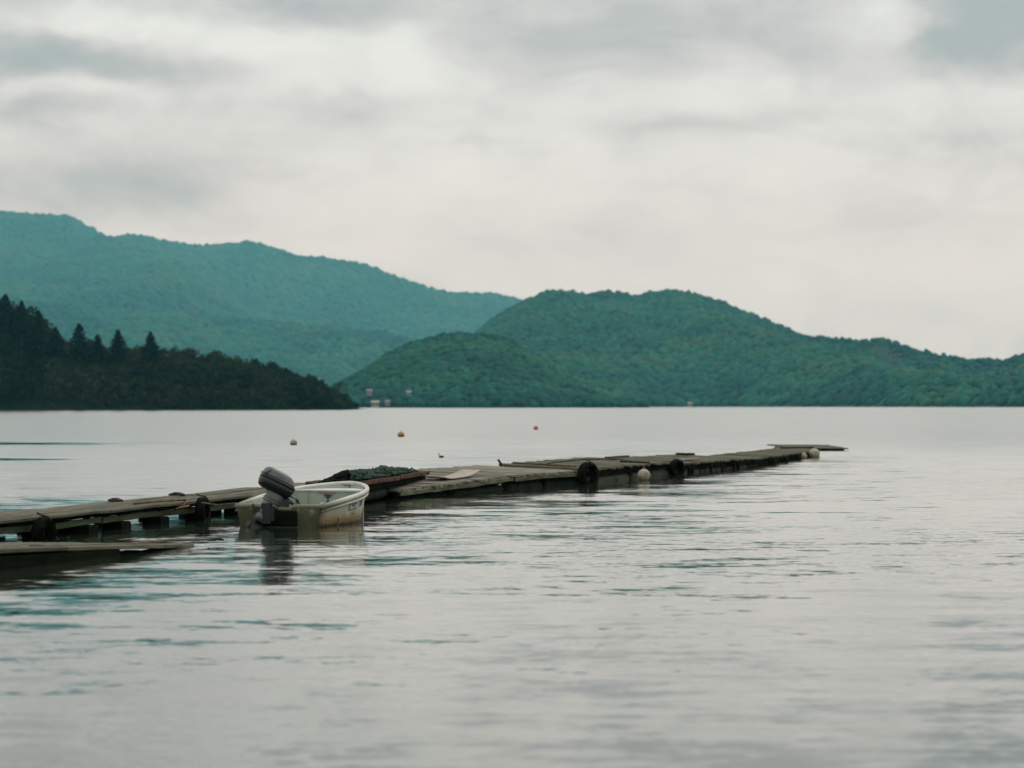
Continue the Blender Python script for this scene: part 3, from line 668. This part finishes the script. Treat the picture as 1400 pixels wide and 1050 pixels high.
# rope lumps
def coil(label, loc, rad, m, turns=4):
    pts = [(math.cos(a) * rad * (1 - .18 * (a / 6.28)) * random.uniform(.92, 1.08), math.sin(a) * rad * random.uniform(.92, 1.08), .014 + .007 * (a / 6.28)) for a in np.linspace(0, 6.28 * turns, 18 * turns)]
    o = MB().tube(pts, .017, 5).build('rope_coil', m, None, True, loc=loc); return tag(o, label, 'rope')
coil('small dark rope coil alone on the walkway back edge', q(WALK[2], WALK[3], 2.7, 1.12, .31), .11, M['dark_wood'])
coil('dark rope coil on the walkway behind the outboard motor', q(WALK[2], WALK[3], 5.2, 1.12, .31), .13, M['dark_wood'])
coil('black coil at the far end of the green nets', q(NR0, NR1, 6.95, .6, .44), .2, M['black_net'], 6)
p = q(WALK[2], WALK[3], 2.35, 0, 0)
o = MB().tube([Vector(q(WALK[2], WALK[3], 1.5, .3, .33)) - Vector(p), Vector(q(WALK[2], WALK[3], 2.2, .12, .345)) - Vector(p), Vector(q(WALK[2], WALK[3], 2.9, .03, .34)) - Vector(p), Vector(q(WALK[2], WALK[3], 2.6, -.06, .26)) - Vector(p), Vector(q(WALK[2], WALK[3], 2.2, -.08, .22)) - Vector(p), Vector(q(WALK[2], WALK[3], 2.8, -.06, .25)) - Vector(p)], .018, 6).build('orange_rope', M['rope_orange'], None, True, loc=p); tag(o, 'faded orange rope trailing over the walkway front edge', 'rope')
# green nets heaped on the raft: folded strips with loose cords over them
nh = empty('net_heap', q(NR0, NR1, 1.0, .12, .445), math.atan2(NR1[1] - NR0[1], NR1[0] - NR0[0])); tag(nh, 'heap of folded dark green nets on the raft', 'net')
for k in range(6):
    y0 = .05 + .10 * k; rings = []; nn = 30; ln = 5.0 + random.uniform(-.6, .6); of = random.uniform(-.2, .5)
    for i in range(nn + 1):
        u = of + ln * i / nn; zz = .03 + .025 * math.sin(i * .9 + k) ** 2 + .02 * math.sin(i * .37 + k * 2) + random.uniform(0, .018) + .012 * k; yy = y0 + .05 * math.sin(i * .5 + k)
        rings.append([(u, yy - .1, .0), (u, yy - .11, zz * .6), (u, yy - .06, zz), (u, yy + .06, zz * 1.05), (u, yy + .11, zz * .6), (u, yy + .1, .0)])
    mb = MB().loft(rings); mb.build('net_fold', M['net'], nh)
mb = MB()
for k in range(110):
    u = random.uniform(0, 5.0); v_ = random.uniform(.0, .55); a = random.gauss(0, .3); l = random.uniform(.3, .9); z = .06 + .06 * v_
    mb.tube([(u, v_, z - .05), (u + l * .4 * math.cos(a), v_ + l * .4 * math.sin(a), z + random.uniform(-.01, .05)), (u + l * math.cos(a), v_ + l * math.sin(a) * .6, z - .05)], .012, 4)
mb.build('loose_cord', M['net'], nh)
# black roll of netting on a bent loop, behind the boat
bn = empty('net_roll', (-3.42, 41.2, .33), R(12)); bn.scale = (.9, 1, 1.05); tag(bn, 'black net roll with a looped end propped up behind the boat', 'net')
pts = [(0, 0, .05), (.2, 0, .13), (.42, 0, .21), (.6, 0, .29), (.70, 0, .31), (.74, 0, .26), (.69, 0, .19), (.52, 0, .13), (.3, 0, .06), (.08, 0, .0)]
MB().tube(pts, .055, 9, True).build('loop', M['black_net'], bn, True)
mb = MB()
for k in range(70):
    f = random.uniform(0, .78); x = f * .72; z = .03 + f * .25 + random.uniform(-.05, .04); y = random.uniform(-.06, .06); a = random.uniform(0, 6.28)
    mb.tube([(x, y, z), (x + .06 * math.cos(a), y + .05 * math.sin(a), z + .03), (x + .12, y + .03 * math.cos(a), z + .03)], .022, 5)
mb.build('bundle', M['black_net'], bn)
MB().tube([(.18, .1, 0), (.34, .05, .12), (.46, 0, .22)], .02, 6).build('prop', M['dark_wood'], bn)

# ------------------------------------------------------------------ moored boat
m, t, b = mat('stained_hull', (.62, .60, .52), .45, .4); M['hull'] = m
tc = t.new('ShaderNodeTexCoord').outputs['Object']; hx, hy, hz = t.sep(tc)
n1, _ = t.noise(t.v('MULTIPLY', tc, (3, 3, 1.2)), 2.4, 6, .62); n2, _ = t.noise(t.v('MULTIPLY', tc, (9, 9, 1.1)), 2.0, 4, .6); n3, _ = t.noise(tc, 5, 5, .6)
lvl = t.m('ADD', hz, t.m('MULTIPLY', t.m('SUBTRACT', n1, .5), .22))
col = t.mix(t.maprange(n2, .42, .72, 0, .55), (.58, .55, .44), (.36, .35, .24))
col = t.mix(t.maprange(lvl, .25, .07, 0, .94), col, (.32, .18, .045))
col = t.mix(t.maprange(lvl, .055, .0, 0, .95), col, (.035, .04, .018))
aft = t.maprange(hy, .25, -.02, 0, 1)      # weed-stained stern, its unlit end also darkened in the colour
col = t.mix(t.m('MULTIPLY', aft, t.maprange(n3, .28, .5, .55, .97)), col, t.mix(n1, (.018, .020, .008), (.085, .085, .035)))
t.l.new(col, b.inputs['Base Color']); bump(t, b, n3, .15, .004)
M['rim'] = speckle('boat_rim', (.60, .60, .54), (.40, .41, .34), 4, .5, .35, .45, .75, .1)
m, t, b = mat('boat_rim_aft', (.60, .60, .54), .5, .35); M['rim'] = m
tc = t.new('ShaderNodeTexCoord').outputs['Object']; hx, hy, hz = t.sep(tc); n1, _ = t.noise(tc, 5, 5, .6)
col = t.mix(t.maprange(n1, .45, .75, 0, .6), (.60, .58, .50), (.33, .33, .24))
col = t.mix(t.m('MULTIPLY', t.maprange(t.m('ADD', hy, t.m('MULTIPLY', n1, .6)), 1.3, .5, 0, .85), 1.0), col, (.13, .14, .08))  # rim darkens aft: the shadow at the stern is mixed into its colour
t.l.new(col, b.inputs['Base Color'])
M['inner'] = speckle('boat_inside', (.36, .40, .34), (.25, .29, .24), 3.5, .55, .3, .4, .7, .1)
M['locker_top'] = speckle('locker_top', (.62, .60, .54), (.5, .48, .42), 4, .55, .3, .45, .75, .1)
M['decal_dark'] = mat('decal_dark', (.025, .03, .035), .5)[0]; M['decal_red'] = mat('decal_red', (.42, .10, .05), .5)[0]; M['decal_white'] = mat('decal_white', (.7, .7, .66), .5)[0]
M['decal_blue'] = mat('decal_blue', (.13, .19, .20), .5)[0]; M['decal_tan'] = mat('decal_tan', (.36, .27, .17), .6)[0]

BL = 3.05
boat = empty('motor_skiff', (-3.45, 35.75, 0), R(-16.5)); tag(boat, 'small stained white skiff moored beside the walkway with outboard motor', 'boat')
def hbeam(s):   # half beam at the gunwale, s = 0 stern .. 1 stem
    return .67 + .06 * math.sin(min(1, s / .5) * math.pi / 2) if s < .42 else .73 * max(0, 1 - ((s - .42) / .58) ** 2.1) ** .72
def sheer(s): return .305 + .27 * s - .02 * s ** 2
def hull_ring(s, off=0.0, zmin=-.14):
    b_ = max(.0, hbeam(s) - off); zs = sheer(s); f = max(0, (s - .55) / .45)
    y = s * BL; rake = .30 * f ** 1.6
    cw = b_ * (.90 - .34 * f ** 1.5)                           # chine half width
    zc = -.02 + .14 * f ** 1.8; zk = zmin + .06 * f ** 2
    def P(x, z): return (x, y - rake * (1 - min(1, max(0, (z - zk) / (zs - zk)))) ** 1.3 - off * f, z)
    half = [P(0, zk), P(cw * .6, zk * .8 + zc * .2), P(cw, zc), P(cw + (b_ - cw) * .34, zc + (zs - zc) * .38), P(cw + (b_ - cw) * .68, zc + (zs - zc) * .7), P(b_, zs)]
    return [(-x, yy, z) for (x, yy, z) in half[:0:-1]] + half
SS = [0, .1, .2, .3, .4, .5, .6, .68, .75, .81, .86, .9, .935, .96, .98, .992, .9995]
rings = [hull_ring(s) for s in SS]
mb = MB().loft(rings, cap=False, closed=False)
n = len(rings[0]); mb.build('hull', M['hull'], boat, True)
tr = rings[0]; thick = .05                                     # transom as a solid board
MB().loft([[(x * .995, -.012, z) for (x, y, z) in tr], [(x * .99, thick, z) for (x, y, z) in tr]]).build('transom', M['hull'], boat)
inn = [hull_ring(s, .05, -.04) for s in SS[:-2]]
MB().loft(inn, cap=False, closed=False).build('liner', M['inner'], boat, True)
rp = [(-hbeam(s), s * BL, sheer(s)) for s in SS] + [(hbeam(s), s * BL, sheer(s)) for s in SS[::-1][1:]]
MB().tube(rp, .036, 9, False, 1.15).build('rim', M['rim'], boat, True)
MB().tube([(p[0] * 1.012, p[1], p[2] - .065) for p in rp], .017, 7).build('rub_strake', M['rim'], boat, True)
MB().tube([(-.69, .01, .31), (-.45, .01, .315), (-.24, .01, .31), (-.19, .01, .27), (.19, .01, .27), (.24, .01, .31), (.45, .01, .315), (.69, .01, .31)], .034, 8).build('transom_cap', M['rim'], boat, True)
MB().box(-.30, .30, -.05, -.013, .02, .25, .012).build('motor_pad', M['beam'], boat)
fl = [(-.55, .06, -.005), (.55, .06, -.005), (.6, 1.4, -.005), (.5, 2.1, .01), (-.5, 2.1, .01), (-.6, 1.4, -.005)]
MB().add(fl + [(x, y, z - .02) for x, y, z in fl], [(0, 1, 2, 3, 4, 5), (11, 10, 9, 8, 7, 6)]).build('floor', M['inner'], boat)
# bow locker: bulkhead face, pale lid
yb = 2.05; sb = yb / BL; hb = hbeam(sb) - .055; zb = sheer(sb) - .015
lk = MB().box(-hb, hb, yb, yb + .03, -.02, zb).build('bulkhead', M['inner'], boat)
sl_ = (sb + .001, .74, .80, .86, .91, .95)
lid = [(hbeam(s) - .06, s * BL - (.02 if s < .7 else 0), zb) for s in sl_] + [(-(hbeam(s) - .06), s * BL - (.02 if s < .7 else 0), zb) for s in sl_[::-1]]
nl_ = len(lid)
MB().add(lid + [(x, y, z + .022) for x, y, z in lid], [(k, k + 1, nl_ - 2 - k, nl_ - 1 - k) for k in range(nl_ // 2 - 1)] + [(nl_ + k, nl_ + k + 1, 2 * nl_ - 2 - k, 2 * nl_ - 1 - k) for k in range(nl_ // 2 - 1)] + [(k, (k + 1) % nl_, nl_ + (k + 1) % nl_, nl_ + k) for k in range(nl_)]).build('locker_lid', M['locker_top'], boat)
MB().box(-.60, .60, .62, .86, .16, .19, .008).build('thwart', M['locker_top'], boat)
bx0, bz0 = -.16, zb - .30
MB().box(bx0 + .0, bx0 + .30, yb - .006, yb - .001, bz0 + .265, bz0 + .280).build('red_stripe', M['decal_red'], lk)
d = MB()
for (x0, z0, x1, z1) in ((.08, .245, .24, .245), (.10, .225, .22, .225), (.16, .25, .16, .13), (.12, .20, .20, .20), (.16, .16, .10, .06), (.16, .16, .22, .08), (.20, .11, .25, .05)):
    d.box(0, 1, -.004, .002, -.5, .5, 0, Matrix.Translation((bx0 + x0, yb - .003, bz0 + z0)) @ Matrix.Rotation(-math.atan2(z1 - z0, x1 - x0), 4, 'Y') @ Matrix.Diagonal((math.hypot(x1 - x0, z1 - z0), 1, .013, 1)))
d.build('painted_mark', M['decal_dark'], lk)
for (x0, x1, z0, z1) in ((.03, .09, .09, .13), (.24, .31, .09, .12)): MB().box(bx0 + x0, bx0 + x1, yb - .006, yb - .001, bz0 + z0, bz0 + z1).build('sticker', M['decal_white'], lk)
MB().box(-.34, -.315, yb - .006, yb - .001, .02, zb - .02).build('wood_strip', M['decal_tan'], lk)
# registration marks on the starboard bow: a small plate and strokes, laid on the skin
def skin(s, q):   # point and normal on the starboard topside; q 0 chine .. 1 gunwale
    h = hull_ring(s); k = len(h) // 2; c0, c1, c2, c3 = [Vector(p) for p in h[k + 2:k + 6]]
    f = q * 3; i = min(2, int(f)); a = (c0, c1, c2, c3); return a[i].lerp(a[i + 1], f - i)
def patch_on(s0, s1, q0, q1, m, name, parent, lift=.006):
    P_ = [skin(s0, q0), skin(s1, q0), skin(s1, q1), skin(s0, q1)]; nn = (P_[1] - P_[0]).cross(P_[3] - P_[0]).normalized()
    if nn.x < 0: nn = -nn
    A = [p + nn * lift for p in P_]; B_ = [p - nn * .02 for p in P_]
    MB().add(A + B_, [(0, 1, 2, 3), (7, 6, 5, 4), (0, 1, 5, 4), (1, 2, 6, 5), (2, 3, 7, 6), (3, 0, 4, 7)]).build(name, m, parent)
hull_o = [o for o in boat.children if o.name.startswith('hull')][0]
patch_on(.36, .47, .50, .74, M['decal_blue'], 'number_plate', hull_o)
for (s0, s1, q0, q1) in ((.375, .39, .56, .68), (.40, .425, .56, .61), (.44, .455, .56, .68)): patch_on(s0, s1, q0, q1, M['decal_white'], 'number_stroke', hull_o, .010)
for (s0, s1, q0, q1) in ((.52, .535, .54, .78), (.555, .57, .56, .80), (.41, .45, .34, .39)): patch_on(s0, s1, q0, q1, M['decal_blue'], 'number_stroke', hull_o)
patch_on(.24, .25, .12, .30, M['decal_dark'], 'drain_plug', hull_o)
MB().tube([(0, BL - .02, .50), (-.1, BL + .25, .42), (-.4, BL + .6, .33), (-.75, BL + .8, .33)], .012, 6).build('bow_line', M['rope'], boat, True)
MB().box(-.035, .035, BL - .33, BL - .2, .535, .56, .008).build('cleat', M['steel'], boat)
# ------------------------------------------------------------------ outboard motor (clamped on, tilted up a little, steered over)
m, t, b = mat('cowl_dark', (.012, .015, .016), .42, .45); M['cowl'] = m
M['cowl_top'] = speckle('cowl_grey', (.13, .14, .14), (.08, .09, .09), 5, .4, .4, .4, .7, .05)
M['leg_grey'] = speckle('leg_grey', (.17, .18, .175), (.24, .25, .24), 6, .45, .4, .4, .7, .05)
M['leg_pale'] = speckle('leg_pale', (.15, .165, .14), (.08, .09, .07), 8, .5, .4)
ob = empty('outboard_motor', boat.matrix_basis @ Vector((-.14, -.04, .26)), 0); ob.scale = (1.1, 1.1, 1.08); tag(ob, 'dark outboard motor with grey cowl top clamped on skiff transom', 'outboard motor')
tilt = Matrix.Translation((0, 0, .02)) @ Matrix.Rotation(R(-68), 4, 'Z') @ Matrix.Rotation(R(-27), 4, 'X')   # +Y is the motor's front
def rr(w_, l, z, y=0, k=16, p=.62):    # rounded-rectangle ring
    out = []
    for i in range(k):
        a = 2 * math.pi * i / k; ca, sa = math.cos(a), math.sin(a)
        out.append(tilt @ Vector((math.copysign(abs(ca) ** p, ca) * w_ / 2, math.copysign(abs(sa) ** p, sa) * l / 2 + y, z)))
    return out
Z = .22
MB().loft([rr(.20, .34, Z, -.05), rr(.28, .46, Z + .03, -.05), rr(.31, .50, Z + .08, -.05), rr(.315, .51, Z + .125, -.05), rr(.30, .49, Z + .13, -.05)]).build('lower_cowl', M['cowl'], ob, True)
MB().loft([rr(.300, .485, Z + .131, -.05), rr(.318, .515, Z + .14, -.05), rr(.315, .51, Z + .165, -.05), rr(.30, .485, Z + .168, -.05)]).build('cowl_band', M['cowl'], ob, True)
MB().loft([rr(.300, .48, Z + .169, -.05), rr(.285, .47, Z + .20, -.06), rr(.25, .43, Z + .25, -.075), rr(.20, .36, Z + .285, -.09), rr(.12, .25, Z + .30, -.10)]).build('cowl_top', M['cowl_top'], ob, True)
for k in range(4):
    zz = Z + .185 + .02 * k
    MB().loft([rr(.29 - .018 * k, .03, zz, -.285 + .016 * k), rr(.29 - .018 * k, .03, zz + .008, -.285 + .016 * k)]).build('cowl_vent', M['cowl'], ob)
MB().loft([rr(.19, .24, Z + .01, -.03), rr(.16, .21, Z - .06, -.02), rr(.145, .20, Z - .14, -.02), rr(.15, .21, Z - .18, -.02), rr(.13, .19, Z - .28, -.02), rr(.11, .17, Z - .33, -.02)]).build('midsection', M['leg_grey'], ob, True)
for zz in (Z - .10, Z - .135): MB().loft([rr(.17, .23, zz, -.02), rr(.175, .235, zz + .008, -.02), rr(.17, .23, zz + .016, -.02)]).build('trim_ring', M['leg_pale'], ob, True)
MB().loft([rr(.115, .18, Z - .331, -.02), rr(.12, .2, Z - .38, -.02), rr(.09, .18, Z - .43, -.02)]).build('leg', M['leg_pale'], ob, True)
MB().loft([rr(.16, .20, Z - .431, -.03), rr(.16, .20, Z - .442, -.03)]).build('cavitation_plate', M['cowl'], ob)
MB().loft([rr(.05, .14, Z - .443, -.02), rr(.045, .13, Z - .52, -.02), rr(.075, .22, Z - .56, -.03), rr(.08, .24, Z - .60, -.03), rr(.05, .2, Z - .64, -.02), rr(.02, .12, Z - .72, .0)]).build('gear_case', M['cowl'], ob, True)
for k in range(3):
    a = k * 2.094; mtx = tilt @ Matrix.Translation((0, -.16, Z - .60)) @ Matrix.Rotation(a, 4, 'Y') @ Matrix.Rotation(.5, 4, 'Z')
    MB().add([mtx @ Vector(v) for v in ((-.02, -.008, .02), (-.05, -.006, .08), (-.03, -.004, .125), (.03, -.004, .12), (.05, -.006, .07), (.02, -.008, .02), (-.02, .008, .02), (-.05, .006, .08), (-.03, .004, .125), (.03, .004, .12), (.05, .006, .07), (.02, .008, .02))],
             [(0, 1, 2, 3, 4, 5), (11, 10, 9, 8, 7, 6)] + [(i, (i + 1) % 6, 6 + (i + 1) % 6, 6 + i) for i in range(6)]).build('propeller_blade', M['cowl'], ob)
bz = R(-16.5); bm_ = Matrix.Rotation(bz, 4, 'Z')
for x in (-.09, .09): MB().box(x - .02, x + .02, -.10, .16, -.16, .05, .01, bm_).build('clamp_arm', M['cowl'], ob)
MB().box(-.07, .07, -.11, .02, -.20, .10, .02, bm_).build('swivel_bracket', M['cowl'], ob)
MB().tube([bm_ @ Vector((-.13, -.02, .03)), bm_ @ Vector((.13, -.02, .03))], .022, 8).build('tilt_tube', M['steel'], ob, True)
for x in (-.09, .09): MB().tube([bm_ @ Vector((x, .10, -.02)), bm_ @ Vector((x, .21, -.02))], .014, 7).build('clamp_screw', M['steel'], ob, True)
MB().tube([tilt @ Vector(p) for p in ((0, .12, Z + .02), (.0, .28, Z - .02), (0, .46, Z - .05))], [.028, .022, .024], 8).build('tiller_arm', M['cowl'], ob, True)
MB().tube([tilt @ Vector(p) for p in ((0, .455, Z - .05), (0, .58, Z - .065))], [.027, .027], 9).build('tiller_grip', M['rubber'], ob, True)
for k in range(3):
    x = -.05 + .05 * k
    MB().tube([tilt @ Vector(p) for p in ((x, .18, Z + .05), (x - .02, .30, Z + .08 - .01 * k), (x - .05, .37 + .03 * k, Z - .03), (x - .04, .30, Z - .18), (x, .16, Z - .2))], .010, 6).build('cable', M['cowl'], ob, True)
MB().box(-.07, .07, .10, .22, Z - .16, Z + .0, .02, tilt).build('carrier_block', M['cowl'], ob)
o = MB().tube([(0, 0, 0), (.03, -.02, -.03), (.05, -.03, -.08), (.02, -.03, -.12), (-.02, -.03, -.08), (0, -.01, -.01)], .014, 6).build('orange_rope', M['rope_orange'], None, True, loc=boat.matrix_basis @ Vector((-.40, -.03, .345))); tag(o, 'short orange rope loop tied at the skiff transom', 'rope')
o = MB().tube([(0, 0, .04), (-.35, .25, .0), (-.62, .62, .02)], .012, 6).build('stern_line', M['rope'], None, True, loc=boat.matrix_basis @ Vector((-.66, .05, .31))); tag(o, 'thin mooring line from skiff stern to the walkway', 'rope')

# ------------------------------------------------------------------ duck on the water
dk = empty('duck', (-2.43, 83.6, 0), R(170)); dk.scale = (.6, .6, .6); tag(dk, 'small dark duck swimming beyond the net raft', 'bird')
M['duck'] = speckle('duck_feathers', (.035, .03, .025), (.07, .06, .05), 30, .8, .2)
rg = []
for (x, w_, zlo, zhi) in ((-.15, .012, .075, .095), (-.11, .045, .03, .10), (-.05, .075, -.04, .115), (.02, .085, -.05, .12), (.08, .075, -.04, .115), (.12, .05, .0, .11), (.135, .034, .05, .125), (.14, .026, .09, .165), (.142, .024, .12, .205), (.15, .033, .185, .235)):
    zc = (zlo + zhi) / 2; hh = (zhi - zlo) / 2
    lean = max(0, (zc - .08)) * .1
    rg.append([(x + (math.sin(a) * hh * (.35 if x > .11 else 0)) * -1, math.cos(a) * w_, zc + math.sin(a) * hh) for a in np.linspace(0, 6.283, 13)[:-1]])
mb = MB().loft(rg); mb.lathe([(.004, -.04), (.026, -.028), (.036, 0), (.028, .026), (.006, .036)], 12, Matrix.Translation((.155, 0, .215)))
mb.build('body', M['duck'], dk, True)
MB().tube([(.185, 0, .212), (.215, 0, .205), (.235, 0, .203)], [.013, .012, .006], 7, False, .6).build('beak', M['dark_wood'], dk, True)

# ------------------------------------------------------------------ haze
hz_ = MB().box(-13100, 13100, -300, 16300, -6, 1150).build('haze', bpy.data.materials.new('haze_air'))
hm = hz_.data.materials[0]; hm.use_nodes = True; h = NT(hm.node_tree); h.n.clear()
pv = h.new('ShaderNodeVolumePrincipled'); pv.inputs['Color'].default_value = (.24, .74, .88, 1); pv.inputs['Density'].default_value = 4.9e-5
pv.inputs['Absorption Color'].default_value = (1, 1, 1, 1)
h.l.new(pv.outputs[0], h.new('ShaderNodeOutputMaterial').inputs['Volume']); tag(hz_, kind='stuff')
